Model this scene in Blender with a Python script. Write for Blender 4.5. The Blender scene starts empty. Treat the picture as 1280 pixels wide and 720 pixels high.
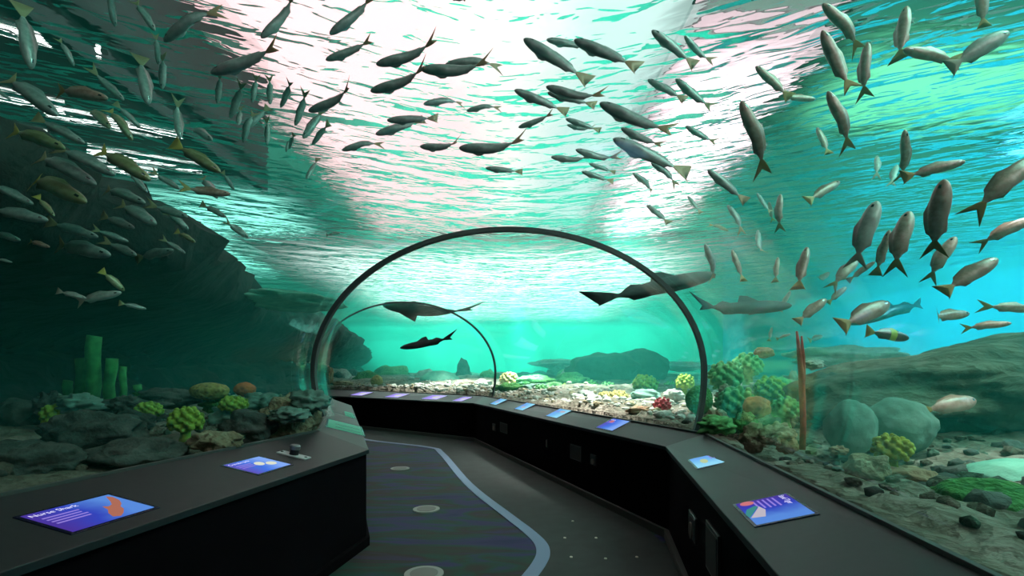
import bpy, math, random
from mathutils import Vector, Matrix, noise
random.seed(7)
sc = bpy.context.scene
COL = sc.collection
R = math.radians
# ---------------------------------------------------------------- camera
F, HX, HY, EYE = 640.0, 640.0, 465.0, 1.45
def at(px, py, Y):
    return Vector(((px-HX)/F*Y, Y, EYE+(HY-py)/F*Y))
cam = bpy.data.cameras.new('camera'); camo = bpy.data.objects.new('camera', cam); COL.objects.link(camo)
cam.sensor_width = 36; cam.lens = 36*F/1280; cam.shift_y = (HY-360)/1280
cam.clip_start = .05; cam.clip_end = 200
camo.location = (0, 0, EYE); camo.rotation_euler = (R(90), 0, 0)
sc.camera = camo
# ---------------------------------------------------------------- render settings
sc.view_settings.view_transform = 'Standard'; sc.view_settings.look = 'None'
sc.view_settings.gamma = 1; sc.view_settings.use_curve_mapping = False
sc.view_settings.exposure = 0.3
cy = sc.cycles
cy.use_denoising = True; cy.denoiser = 'OPENIMAGEDENOISE'
cy.max_bounces = 8; cy.diffuse_bounces = 3; cy.glossy_bounces = 4; cy.transmission_bounces = 6
cy.volume_bounces = 1; cy.transparent_max_bounces = 40; cy.sample_clamp_indirect = 4; cy.sample_clamp_direct = 0
cy.caustics_reflective = False; cy.caustics_refractive = False
# ---------------------------------------------------------------- materials
def newmat(name):
    m = bpy.data.materials.new(name); m.use_nodes = True
    nt = m.node_tree
    for n in list(nt.nodes): nt.nodes.remove(n)
    out = nt.nodes.new('ShaderNodeOutputMaterial')
    return m, nt, out
def N(nt, typ, **kw):
    n = nt.nodes.new(typ)
    for k, v in kw.items():
        if k in n.inputs: n.inputs[k].default_value = v
        else: setattr(n, k, v)
    return n
def L(nt, a, b): nt.links.new(a, b)
def ramp(nt, fac, stops):
    r = nt.nodes.new('ShaderNodeValToRGB'); L(nt, fac, r.inputs[0])
    els = r.color_ramp.elements
    while len(els) < len(stops): els.new(.5)
    for e, (p, c) in zip(els, stops):
        e.position = p; e.color = (*c, 1) if len(c) == 3 else c
    return r
def plain(name, col, rough=.5, metal=0, spec=.5, emit=None, es=1, var=0.0, scale=12):
    m, nt, out = newmat(name)
    b = N(nt, 'ShaderNodeBsdfPrincipled'); L(nt, b.outputs[0], out.inputs[0])
    b.inputs['Base Color'].default_value = (*col, 1); b.inputs['Roughness'].default_value = rough
    b.inputs['Metallic'].default_value = metal; b.inputs['Specular IOR Level'].default_value = spec
    if var:
        tc = N(nt, 'ShaderNodeTexCoord'); nz = N(nt, 'ShaderNodeTexNoise', Scale=scale, Detail=5)
        L(nt, tc.outputs['Object'], nz.inputs['Vector'])
        r = ramp(nt, nz.outputs[0], [(.3, tuple(c*(1-var) for c in col)), (.7, tuple(min(1, c*(1+var)) for c in col))])
        L(nt, r.outputs[0], b.inputs['Base Color'])
    if emit:
        b.inputs['Emission Color'].default_value = (*emit, 1); b.inputs['Emission Strength'].default_value = es
    return m
def rocky(name, c1, c2, c3, scale=3, bump=.6, vor=14):
    m, nt, out = newmat(name)
    b = N(nt, 'ShaderNodeBsdfPrincipled', Roughness=.9); L(nt, b.outputs[0], out.inputs[0])
    b.inputs['Specular IOR Level'].default_value = .2
    g = N(nt, 'ShaderNodeNewGeometry')
    nz = N(nt, 'ShaderNodeTexNoise', Scale=scale, Detail=8, Roughness=.65); L(nt, g.outputs['Position'], nz.inputs['Vector'])
    r = ramp(nt, nz.outputs[0], [(.32, c1), (.5, c2), (.68, c3)]); L(nt, r.outputs[0], b.inputs['Base Color'])
    v = N(nt, 'ShaderNodeTexVoronoi', Scale=vor); L(nt, g.outputs['Position'], v.inputs['Vector'])
    n2 = N(nt, 'ShaderNodeTexNoise', Scale=vor*1.7, Detail=6); L(nt, g.outputs['Position'], n2.inputs['Vector'])
    a = N(nt, 'ShaderNodeMath', operation='ADD'); L(nt, v.outputs[0], a.inputs[0]); L(nt, n2.outputs[0], a.inputs[1])
    bp = N(nt, 'ShaderNodeBump', Strength=bump, Distance=.06); L(nt, a.outputs[0], bp.inputs['Height']); L(nt, bp.outputs[0], b.inputs['Normal'])
    return m
def knobbly(name, c1, c2, scale=40):
    m, nt, out = newmat(name)
    b = N(nt, 'ShaderNodeBsdfPrincipled', Roughness=.8); L(nt, b.outputs[0], out.inputs[0])
    g = N(nt, 'ShaderNodeTexCoord')
    v = N(nt, 'ShaderNodeTexVoronoi', Scale=scale); L(nt, g.outputs['Object'], v.inputs['Vector'])
    r = ramp(nt, v.outputs[0], [(.1, c2), (.6, c1)]); L(nt, r.outputs[0], b.inputs['Base Color'])
    bp = N(nt, 'ShaderNodeBump', Strength=.7, Distance=.02, invert=True); L(nt, v.outputs[0], bp.inputs['Height']); L(nt, bp.outputs[0], b.inputs['Normal'])
    return m
def fishmat(name, back, side, belly, rough=.38):
    m, nt, out = newmat(name)
    b = N(nt, 'ShaderNodeBsdfPrincipled', Roughness=rough); L(nt, b.outputs[0], out.inputs[0])
    tc = N(nt, 'ShaderNodeTexCoord'); s = N(nt, 'ShaderNodeSeparateXYZ'); L(nt, tc.outputs['Object'], s.inputs[0])
    nz = N(nt, 'ShaderNodeTexNoise', Scale=14, Detail=3); L(nt, tc.outputs['Object'], nz.inputs['Vector'])
    ma = N(nt, 'ShaderNodeMath', operation='MULTIPLY_ADD'); L(nt, s.outputs['Z'], ma.inputs[0]); ma.inputs[1].default_value = 3.2
    L(nt, nz.outputs[0], ma.inputs[2])
    r = ramp(nt, ma.outputs[0], [(.2, belly), (.5, side), (.78, back)]); L(nt, r.outputs[0], b.inputs['Base Color'])
    return m
def softglow(name, col, s, edge=.22, floor=.05):
    m, nt, out = newmat(name)
    tc = N(nt, 'ShaderNodeTexCoord'); sp = N(nt, 'ShaderNodeSeparateXYZ'); L(nt, tc.outputs['Generated'], sp.inputs[0]); fs = []
    for ax in (0, 1):
        a = N(nt, 'ShaderNodeMath', operation='PINGPONG'); L(nt, sp.outputs[ax], a.inputs[0]); a.inputs[1].default_value = .5
        b = N(nt, 'ShaderNodeMapRange', interpolation_type='SMOOTHSTEP'); L(nt, a.outputs[0], b.inputs[0]); b.inputs[1].default_value = 0; b.inputs[2].default_value = edge; fs.append(b.outputs[0])
    q = N(nt, 'ShaderNodeMath', operation='MULTIPLY'); L(nt, fs[0], q.inputs[0]); L(nt, fs[1], q.inputs[1])
    k = N(nt, 'ShaderNodeMath', operation='MULTIPLY_ADD'); L(nt, q.outputs[0], k.inputs[0]); k.inputs[1].default_value = s*(1-floor); k.inputs[2].default_value = s*floor
    e = N(nt, 'ShaderNodeEmission'); L(nt, k.outputs[0], e.inputs[1])
    if isinstance(col, list): L(nt, ramp(nt, sp.outputs[0], col).outputs[0], e.inputs[0])
    else: e.inputs[0].default_value = (*col, 1)
    L(nt, e.outputs[0], out.inputs[0])
    return m
def emis(name, col, s):
    m, nt, out = newmat(name)
    e = N(nt, 'ShaderNodeEmission', Strength=s); e.inputs[0].default_value = (*col, 1); L(nt, e.outputs[0], out.inputs[0])
    return m
# ---------------------------------------------------------------- object helpers
def tag(o, label=None, cat=None, group=None, kind=None):
    if label: o['label'] = label
    if cat: o['category'] = cat
    if group: o['group'] = group
    if kind: o['kind'] = kind
    return o
def empty(name, loc=(0, 0, 0), rot=None):
    o = bpy.data.objects.new(name, None); o.empty_display_size = .1; COL.objects.link(o); o.location = loc
    if rot is not None: o.rotation_euler = rot
    return o
class MB:
    def __init__(s): s.v = []; s.f = []; s.m = []
    def add(s, vs, fs, mi=0):
        k = len(s.v); s.v += [tuple(v) for v in vs]
        for f in fs: s.f.append([i+k for i in f]); s.m.append(mi)
    def hexa(s, p, mi=0):  # p: 4 bottom ccw, 4 top ccw
        s.add(p, [(3, 2, 1, 0), (4, 5, 6, 7), (0, 1, 5, 4), (1, 2, 6, 5), (2, 3, 7, 6), (3, 0, 4, 7)], mi)
    def box(s, c, d, mi=0):
        x, y, z = c; a, b, e = d[0]/2, d[1]/2, d[2]/2
        s.hexa([(x-a, y-b, z-e), (x+a, y-b, z-e), (x+a, y+b, z-e), (x-a, y+b, z-e),
                (x-a, y-b, z+e), (x+a, y-b, z+e), (x+a, y+b, z+e), (x-a, y+b, z+e)], mi)
    def tube(s, pts, rad, n=8, mi=0, cap=True):
        pts = [Vector(p) for p in pts]; rr = rad if isinstance(rad, (list, tuple)) else [rad]*len(pts)
        vs = []; up = Vector((0, 0, 1))
        for i, p in enumerate(pts):
            t = (pts[min(i+1, len(pts)-1)]-pts[max(i-1, 0)]).normalized()
            a = t.cross(up if abs(t.z) < .95 else Vector((1, 0, 0))).normalized(); b = a.cross(t)
            for k in range(n):
                q = 2*math.pi*k/n; vs.append(p+(a*math.cos(q)+b*math.sin(q))*rr[i])
        fs = [(i*n+k, i*n+(k+1) % n, (i+1)*n+(k+1) % n, (i+1)*n+k) for i in range(len(pts)-1) for k in range(n)]
        if cap: fs += [tuple(range(n-1, -1, -1)), tuple((len(pts)-1)*n+k for k in range(n))]
        s.add(vs, fs, mi)
    def mesh(s, name, mats, smooth=False):
        me = bpy.data.meshes.new(name); me.from_pydata(s.v, [], s.f)
        for m in (mats if isinstance(mats, (list, tuple)) else [mats]): me.materials.append(m)
        me.polygons.foreach_set('material_index', s.m)
        if smooth: me.polygons.foreach_set('use_smooth', [True]*len(s.f))
        me.update(); return me
    def build(s, name, mats, parent=None, smooth=False, loc=None):
        o = bpy.data.objects.new(name, s.mesh(name, mats, smooth)); COL.objects.link(o)
        if parent is not None: o.parent = parent
        if loc is not None: o.location = loc
        return o
def bev(o, w=.006, n=2):
    b = o.modifiers.new('bevel', 'BEVEL'); b.width = w; b.segments = n; b.limit_method = 'ANGLE'; b.angle_limit = R(40)
    return o
ICO = {}
def ico(sub):
    if sub not in ICO:
        import bmesh
        bm = bmesh.new(); bmesh.ops.create_icosphere(bm, subdivisions=sub, radius=1)
        ICO[sub] = ([v.co.copy() for v in bm.verts], [[v.index for v in f.verts] for f in bm.faces]); bm.free()
    return ICO[sub]
def blob(c, r, seed=0, amp=.25, fr=1.3, sub=4, flat=-9, oct=3):
    vs, fs = ico(sub); o = []
    sd = Vector((seed*7.13, seed*3.7, seed*1.9))
    for v in vs:
        d = 1.0; a = amp; f = fr
        for _ in range(oct):
            d += a*noise.noise(v*f+sd); a *= .5; f *= 2.1
        p = Vector((v.x*r[0]*d, v.y*r[1]*d, max(v.z*d, flat)*r[2]))
        o.append(p+Vector(c))
    return o, fs
# ---------------------------------------------------------------- tunnel path
CP = [(-1.35, -3.4), (-.85, -.5), (-.5, 1.6), (-.05, 4.1), (-.03, 4.9), (-.06, 5.6), (-.72, 7.5), (-1.95, 10.1), (-3.5, 11.9), (-5.6, 13.5), (-9.0, 16.0)]
def catmull(P, n):
    out = []
    for i in range(len(P)-1):
        p0 = Vector(P[max(i-1, 0)]); p1 = Vector(P[i]); p2 = Vector(P[i+1]); p3 = Vector(P[min(i+2, len(P)-1)])
        for k in range(n):
            t = k/n
            out.append(.5*(2*p1+(p2-p0)*t+(2*p0-5*p1+4*p2-p3)*t*t+(3*p1-p0-3*p2+p3)*t**3))
    out.append(Vector(P[-1])); return out
PATH = catmull(CP, 8)
def frame(i):
    t = (PATH[min(i+1, len(PATH)-1)]-PATH[max(i-1, 0)]).normalized()
    return PATH[i], t, Vector((t.y, -t.x))
A0, B0, BL = 1.89, 1.385, 1.95
def prof(ang, k=1.0, dr=0):
    b = B0 if ang >= 0 else BL
    return (A0*k+dr)*math.cos(ang), EYE+(b*k+dr)*math.sin(ang)
LOW = -math.asin((EYE-.84)/BL)
def inside_tunnel(p, m=1.0):
    q = Vector((p.x, p.y)); best = min(range(len(PATH)), key=lambda i: (PATH[i]-q).length_squared)
    c, t, n = frame(best); u = (q-c).dot(n); w = p.z-EYE
    b = B0 if w > 0 else BL
    return (u/(A0*m))**2+(w/(b*m))**2 < 1
def plandist(x, y):
    q = Vector((x, y)); best = 1e9
    for i in range(len(PATH)-1):
        a, b = PATH[i], PATH[i+1]; d = b-a; t = max(0, min(1, (q-a).dot(d)/d.length_squared)); best = min(best, (a+d*t-q).length)
    return best
RING1 = 32; RING2 = 56
# acrylic vaults (window_n), one per bay between ribs
mA, nt, out = newmat('clear_acrylic')
tr = N(nt, 'ShaderNodeBsdfTransparent'); tr.inputs[0].default_value = (.985, .995, .99, 1)
gl = N(nt, 'ShaderNodeBsdfGlossy', Roughness=.03); gl.inputs[0].default_value = (1, 1, 1, 1)
fr = N(nt, 'ShaderNodeLayerWeight', Blend=.12)
mu = N(nt, 'ShaderNodeMath', operation='MULTIPLY'); L(nt, fr.outputs['Fresnel'], mu.inputs[0]); mu.inputs[1].default_value = .1
mx = N(nt, 'ShaderNodeMixShader'); L(nt, mu.outputs[0], mx.inputs[0]); L(nt, tr.outputs[0], mx.inputs[1]); L(nt, gl.outputs[0], mx.inputs[2]); L(nt, mx.outputs[0], out.inputs[0])
def vault(name, i0, i1):
    mb = MB(); n = 40; th = .06; vs = []
    for i in range(i0, i1+1):
        c, t, nn = frame(i)
        for dr in (0, th):
            for k in range(n+1):
                a = math.pi-LOW+(2*LOW-math.pi)*k/n
                u, z = prof(a, 1.0, dr); vs.append((c.x+nn.x*u, c.y+nn.y*u, z))
    m = n+1; fs = []
    for i in range(i1-i0):
        b = i*2*m; e = b+2*m
        for k in range(n):
            fs.append((b+k, b+k+1, e+k+1, e+k)); fs.append((b+m+k, e+m+k, e+m+k+1, b+m+k+1))
        fs.append((b, e, e+m, b+m)); fs.append((b+n, b+m+n, e+m+n, e+n))
    for b in (0, (i1-i0)*2*m):
        for k in range(n): fs.append((b+k, b+m+k, b+m+k+1, b+k+1))
    mb.add(vs, fs); o = mb.build(name, mA, smooth=False)
    o.data.polygons.foreach_set('use_smooth', [True]*len(o.data.polygons))
    return tag(o, kind='structure')
vault('window_1', 0, RING1); vault('window_2', RING1, RING2); vault('window_3', RING2, len(PATH)-1)
# ribs
mRib = plain('rib_rubber', (.05, .05, .052), .55)
def rib(name, i, w, d):
    c, t, nn = frame(i); mb = MB(); n = 64; vs = []
    for k in range(n+1):
        a = math.pi-LOW+(2*LOW-math.pi)*k/n
        for (dr, dt) in ((-d, -w/2), (.0, -w/2), (.0, w/2), (-d, w/2)):
            u, z = prof(a, 1.0, dr); vs.append((c.x+nn.x*u+t.x*dt, c.y+nn.y*u+t.y*dt, z))
    fs = [(4*k+j, 4*k+(j+1) % 4, 4*k+4+(j+1) % 4, 4*k+4+j) for k in range(n) for j in range(4)]
    fs += [(3, 2, 1, 0), (4*n, 4*n+1, 4*n+2, 4*n+3)]
    mb.add(vs, fs); o = mb.build(name, mRib); return tag(o, kind='structure')
tag(rib('trim_1', RING1, .06, .042), 'dark curved rib arching over the tunnel behind the left console')
tag(rib('trim_2', RING2, .045, .03), 'thin dark rib arching over the far bend of the tunnel')
# ---------------------------------------------------------------- water body
mW, nt, out = newmat('tank_water')
vs_ = N(nt, 'ShaderNodeVolumeScatter', Density=.025, Anisotropy=.2); vs_.inputs[0].default_value = (.10, .92, .74, 1)
va_ = N(nt, 'ShaderNodeVolumeAbsorption', Density=.06); va_.inputs[0].default_value = (.05, .92, .78, 1)
ad = N(nt, 'ShaderNodeAddShader'); L(nt, vs_.outputs[0], ad.inputs[0]); L(nt, va_.outputs[0], ad.inputs[1]); L(nt, ad.outputs[0], out.inputs['Volume'])
TX0, TX1, TY0, TY1, SURF = -13.0, 14.0, -4.2, 34.0, 4.35
mb = MB()
mb.hexa([(TX0, TY0, -.5), (TX1, TY0, -.5), (TX1, TY1, -.5), (TX0, TY1, -.5), (TX0, TY0, SURF-.03), (TX1, TY0, SURF-.03), (TX1, TY1, SURF-.03), (TX0, TY1, SURF-.03)])
vs = []; n = 30; m = n+3
for i in range(len(PATH)):
    c, t, nn = frame(i)
    for k in range(n+1):
        a = math.pi-LOW+(2*LOW-math.pi)*k/n
        u, z = prof(a, 1.0, .075); vs.append((c.x+nn.x*u, c.y+nn.y*u, z))
    for u in (A0+.02, -A0-.02): vs.append((c.x+nn.x*u, c.y+nn.y*u, -.2))
fs = [(i*m+k, i*m+(k+1) % m, (i+1)*m+(k+1) % m, (i+1)*m+k) for i in range(len(PATH)-1) for k in range(m)]
fs += [tuple(range(m-1, -1, -1)), tuple((len(PATH)-1)*m+k for k in range(m))]
mb.add(vs, fs)
wo = mb.build('water', mW); tag(wo, 'clear turquoise water filling the tank around the tunnel', 'water', kind='stuff')
# make cavity normals point into the tunnel (out of the water)
import bmesh
bm = bmesh.new(); bm.from_mesh(wo.data); bm.faces.ensure_lookup_table()
cav = [f for f in bm.faces if f.index >= 6]; bmesh.ops.recalc_face_normals(bm, faces=bm.faces[:])
cav = [f for f in bm.faces if f.index >= 6]
test = max(cav[:m*8], key=lambda f: f.calc_center_median().z)
if test.normal.z > 0: bmesh.ops.reverse_faces(bm, faces=cav)
bm.to_mesh(wo.data); bm.free()
# water surface
mS, nt, out = newmat('rippled_surface')
g = N(nt, 'ShaderNodeNewGeometry'); s = N(nt, 'ShaderNodeSeparateXYZ'); L(nt, g.outputs['Position'], s.inputs[0])
def MA(op, a, b=None, c=None):
    q = N(nt, 'ShaderNodeMath', operation=op)
    for i, v in enumerate((a, b, c)):
        if v is None: continue
        if isinstance(v, (int, float)): q.inputs[i].default_value = v
        else: L(nt, v, q.inputs[i])
    return q.outputs[0]
ax = MA('SQRT', MA('ADD', MA('MULTIPLY', s.outputs['X'], s.outputs['X']), 1.0))
y2 = MA('MULTIPLY_ADD', ax, .42, s.outputs['Y'])
def wave(sx, sy, sz, det, seed):
    c = N(nt, 'ShaderNodeCombineXYZ'); L(nt, MA('MULTIPLY', s.outputs['X'], sx), c.inputs[0]); L(nt, MA('MULTIPLY', y2, sy), c.inputs[1]); c.inputs[2].default_value = seed
    q = N(nt, 'ShaderNodeTexNoise', Scale=sz, Detail=det, Roughness=.5, Distortion=.6); L(nt, c.outputs[0], q.inputs['Vector']); return q.outputs[0]
h = MA('ADD', MA('MULTIPLY', wave(.75, 1.65, 1.0, 2, 1.3), .78), MA('MULTIPLY', wave(1.1, 2.4, 2.2, 2, 7.1), .25))
bp = N(nt, 'ShaderNodeBump', Strength=1.0, Distance=.36); L(nt, h, bp.inputs['Height'])
fr = N(nt, 'ShaderNodeFresnel', IOR=1.030); L(nt, bp.outputs[0], fr.inputs['Normal'])
gl = N(nt, 'ShaderNodeBsdfGlossy', Roughness=.06); gl.inputs[0].default_value = (.95, 1, 1, 1); L(nt, bp.outputs[0], gl.inputs['Normal'])
tr = N(nt, 'ShaderNodeBsdfTransparent'); rf = N(nt, 'ShaderNodeBsdfRefraction', IOR=.93, Roughness=.02); L(nt, bp.outputs[0], rf.inputs['Normal'])
m1 = N(nt, 'ShaderNodeMixShader', Fac=.80); L(nt, tr.outputs[0], m1.inputs[1]); L(nt, rf.outputs[0], m1.inputs[2])
m2 = N(nt, 'ShaderNodeMixShader'); L(nt, MA('MULTIPLY', fr.outputs[0], .95), m2.inputs[0]); L(nt, m1.outputs[0], m2.inputs[1]); L(nt, gl.outputs[0], m2.inputs[2]); L(nt, m2.outputs[0], out.inputs[0])
mb = MB(); mb.add([(TX0, TY0, SURF), (TX1, TY0, SURF), (TX1, TY1, SURF), (TX0, TY1, SURF)], [(0, 1, 2, 3)])
tag(mb.build('water_surface', mS), 'rippling water surface overhead seen from below', 'water surface', kind='stuff')
# ---------------------------------------------------------------- tank walls
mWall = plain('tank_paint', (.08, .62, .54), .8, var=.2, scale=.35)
def wallbox(name, lo, hi, m=mWall):
    mb = MB(); c = [(a+b)/2 for a, b in zip(lo, hi)]; d = [b-a for a, b in zip(lo, hi)]; mb.box(c, d)
    return tag(mb.build(name, m), kind='structure')
mDark = plain('dark_shell', (.012, .012, .014), .9)
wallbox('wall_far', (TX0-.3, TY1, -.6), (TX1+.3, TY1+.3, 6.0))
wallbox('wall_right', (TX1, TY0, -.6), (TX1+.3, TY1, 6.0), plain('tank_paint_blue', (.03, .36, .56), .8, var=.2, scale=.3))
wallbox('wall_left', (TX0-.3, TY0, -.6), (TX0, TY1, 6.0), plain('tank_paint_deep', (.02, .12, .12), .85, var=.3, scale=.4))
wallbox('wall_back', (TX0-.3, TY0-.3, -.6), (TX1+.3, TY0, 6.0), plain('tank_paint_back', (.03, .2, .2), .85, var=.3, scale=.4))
wallbox('light_blocker_deck', (TX0, TY0, 4.75), (-4.1, 8.6, 5.0), mDark)  # deck added to block light from above the left water
wallbox('light_baffle', (-4.25, TY0, 4.5), (-4.1, 8.6, 7.2), mDark)  # added baffle keeping lamp light off the left side
# ---------------------------------------------------------------- lamps over the tank, with added panels and fill lights
def lamp(name, label, c, d, col, st, edge=.22, floor=.05):
    t = empty(name, c); tag(t, label, 'lamp')
    mb = MB(); mb.box((0, 0, .06), (d[0]+.12, d[1]+.12, .1)); mb.build('housing', mDark, t)
    mb = MB(); mb.box((0, 0, -.01), (d[0], d[1], .03)); mb.build('diffuser', softglow(name+'_glow', col, st, edge, floor), t)
    return t
lamp('ceiling_lamp', 'broad lamp glowing above the tunnel, pinkish white on its left and cyan at right', (-.9, 12.2, 6.8), (7.0, 14.5), [(.46, (1, .60, .63)), (.64, (.80, .72, .70)), (.80, (.50, .62, .60))], 1.42, .09, .5)
lamp('ceiling_lamp', 'long mint white lamp glowing over the far end of the tank', (-.5, 23.4, 5.35), (15, 20), (1, .94, .92), 2.3, .2)
lamp('ceiling_lamp', 'pink white lamp sparkling through ripples to the right of the crown', (3.9, 13.8, 6.9), (2.4, 13.0), (1, .66, .74), 2.6, .2, .3)
lamp('ceiling_lamp', 'added dim teal light panel glowing beyond the dark cliff on the left', (-7.7, 14.6, 5.5), (6.4, 9), (.30, .80, .68), 2.2)  # panel added to give the teal glow on the left surface
lamp('ceiling_lamp', 'added dim green light panel tinting ripples above the upper right corner school', (6.4, 7.6, 6.0), (4.4, 2.6), (.22, .90, .50), 1.1, .3)  # panel added for green contrast in the right ripples
lamp('ceiling_lamp', 'blue lamp glowing at the far right above the water', (9.6, 9.0, 6.2), (1.6, 1.6), (.12, .6, 1), 4)
for i, (x, y, ln) in enumerate([(-5.0, 3.4, 1.5), (-4.9, 4.6, 1.9), (-6.2, 5.6, 2.0), (-4.9, 6.6, 1.7), (-6.6, 7.6, 2.2), (-5.8, 4.0, 1.6), (-7.0, 6.4, 1.8), (-5.4, 7.6, 1.4)]):  # added strips giving white streaks among the dark ripples
    t = empty('added_streak_light', (x, y, 4.70), (0, 0, R(30))); tag(t, 'added thin white light strip making streaks through the dark ripples, upper left', 'lamp', 'added light strips under the blocker deck')
    mb = MB(); mb.box((0, 0, .02), (ln+.1, .12, .05)); mb.build('housing', mDark, t)
    mb = MB(); mb.tube([(-ln/2, 0, -.03), (ln/2, 0, -.03)], .02, 10); mb.build('glow_tube', emis('strip_glow', (1, .93, .92), 5), t)
def area(name, loc, rot, sx, sy, col, e):
    l = bpy.data.lights.new(name, 'AREA'); l.shape = 'RECTANGLE'; l.size = sx; l.size_y = sy; l.color = col; l.energy = e
    o = bpy.data.objects.new(name, l); COL.objects.link(o); o.location = loc; o.rotation_euler = rot; return o
area('tank_fill_light', (7.0, 1.5, 9.5), (R(45), 0, 0), 6, 4, (.45, 1, .8), 2300)  # unseen fill added to light the right side of the tank
area('tank_fill_light', (-9.5, 16, 6.5), (0, 0, 0), 3, 6, (.6, 1, .9), 500)  # added fill for the glow at the far left
sl = bpy.data.lights.new('beam_lamp', 'SPOT'); sl.energy = 11000; sl.color = (.75, 1, 1); sl.spot_size = R(24); sl.spot_blend = .7; sl.shadow_soft_size = .15
so = bpy.data.objects.new('beam_lamp', sl); COL.objects.link(so); so.location = (.05, 14, 4.25); so.rotation_euler = (0, R(-6), 0)
area('tank_fill_light', (12, 3, 8.5), (R(45), 0, 0), 3, 4, (.35, .85, 1), 1500)  # unseen blue fill added for the right wall
area('wall_fill_light', (1, 30.5, 4.1), (R(62), 0, 0), 22, .4, (.5, 1, .85), 1500)  # unseen fill under the surface, added to brighten the far wall
area('wall_fill_light', (11, 13, 4.1), (0, R(-62), 0), .4, 18, (.3, .85, 1), 700)  # same added fill for the right wall
area('rear_fill_light', (5.5, -3.2, 7.8), (R(52), 0, R(-8)), 5, 2, (1, .97, .95), 750)  # unseen fills added behind the camera to light the fish
area('rear_fill_light', (-.5, -3.2, 8.2), (R(55), 0, 0), 4, 1.5, (1, .9, .92), 90)
for px_, py_, Y_, e_ in ((760, 505, 8.5, 1900), (690, 492, 12.5, 2000), (560, 485, 15, 2200), (1285, 590, 2.9, 350)):  # spots added under the surface to brighten reef strip and mint plate
    sl = bpy.data.lights.new('reef_fill_spot', 'SPOT'); sl.energy = e_; sl.color = (1, .9, .85); sl.spot_size = R(80) if Y_ > 4 else R(34); sl.spot_blend = .8; sl.shadow_soft_size = .2
    so = bpy.data.objects.new('reef_fill_spot', sl); COL.objects.link(so); p_ = at(px_, py_, Y_); so.location = (p_.x+.3, p_.y, 4.22)
w = bpy.data.worlds.new('hall'); sc.world = w; w.use_nodes = True
w.node_tree.nodes['Background'].inputs[0].default_value = (.08, .42, .29, 1); w.node_tree.nodes['Background'].inputs[1].default_value = .42
# ---------------------------------------------------------------- seabed
def bedz(x, y):
    d = noise.noise(Vector((x*.45, y*.45, 0)))*.14+noise.noise(Vector((x*1.6, y*1.6, 3)))*.06+noise.noise(Vector((x*4.5, y*4.5, 8)))*.045+noise.noise(Vector((x*10, y*10, 2)))*.028
    pd = plandist(x, y)
    return .86+d+.012*max(0, y-4)+.06*max(0, min(2.5, pd-2.2)), pd
mBed = rocky('reef_rubble', (.07, .075, .055), (.20, .175, .135), (.42, .35, .30), 1.4, .8, 11)
def terrain():
    mb = MB()
    def axis(a, b, lo, hi, fine, coarse):
        o = [a]
        while o[-1] < b: o.append(o[-1]+(fine if lo < o[-1] < hi else coarse))
        o[-1] = b; return o
    xs = axis(TX0, TX1, -4.5, 5, .055, .25); ys = axis(TY0, TY1, .5, 12, .06, .3)
    vs = []
    for y in ys:
        for x in xs:
            z, pd = bedz(x, y)
            if pd < 1.80: z = -.45
            elif pd < 1.97: z = min(z, .88)
            vs.append((x, y, z))
    W = len(xs)
    mb.add(vs, [(j*W+i, j*W+i+1, (j+1)*W+i+1, (j+1)*W+i) for j in range(len(ys)-1) for i in range(W-1)])
    o = mb.build('seabed', mBed, smooth=True); tag(o, 'pale stony seabed spread around the tunnel', kind='structure')
terrain()
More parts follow.
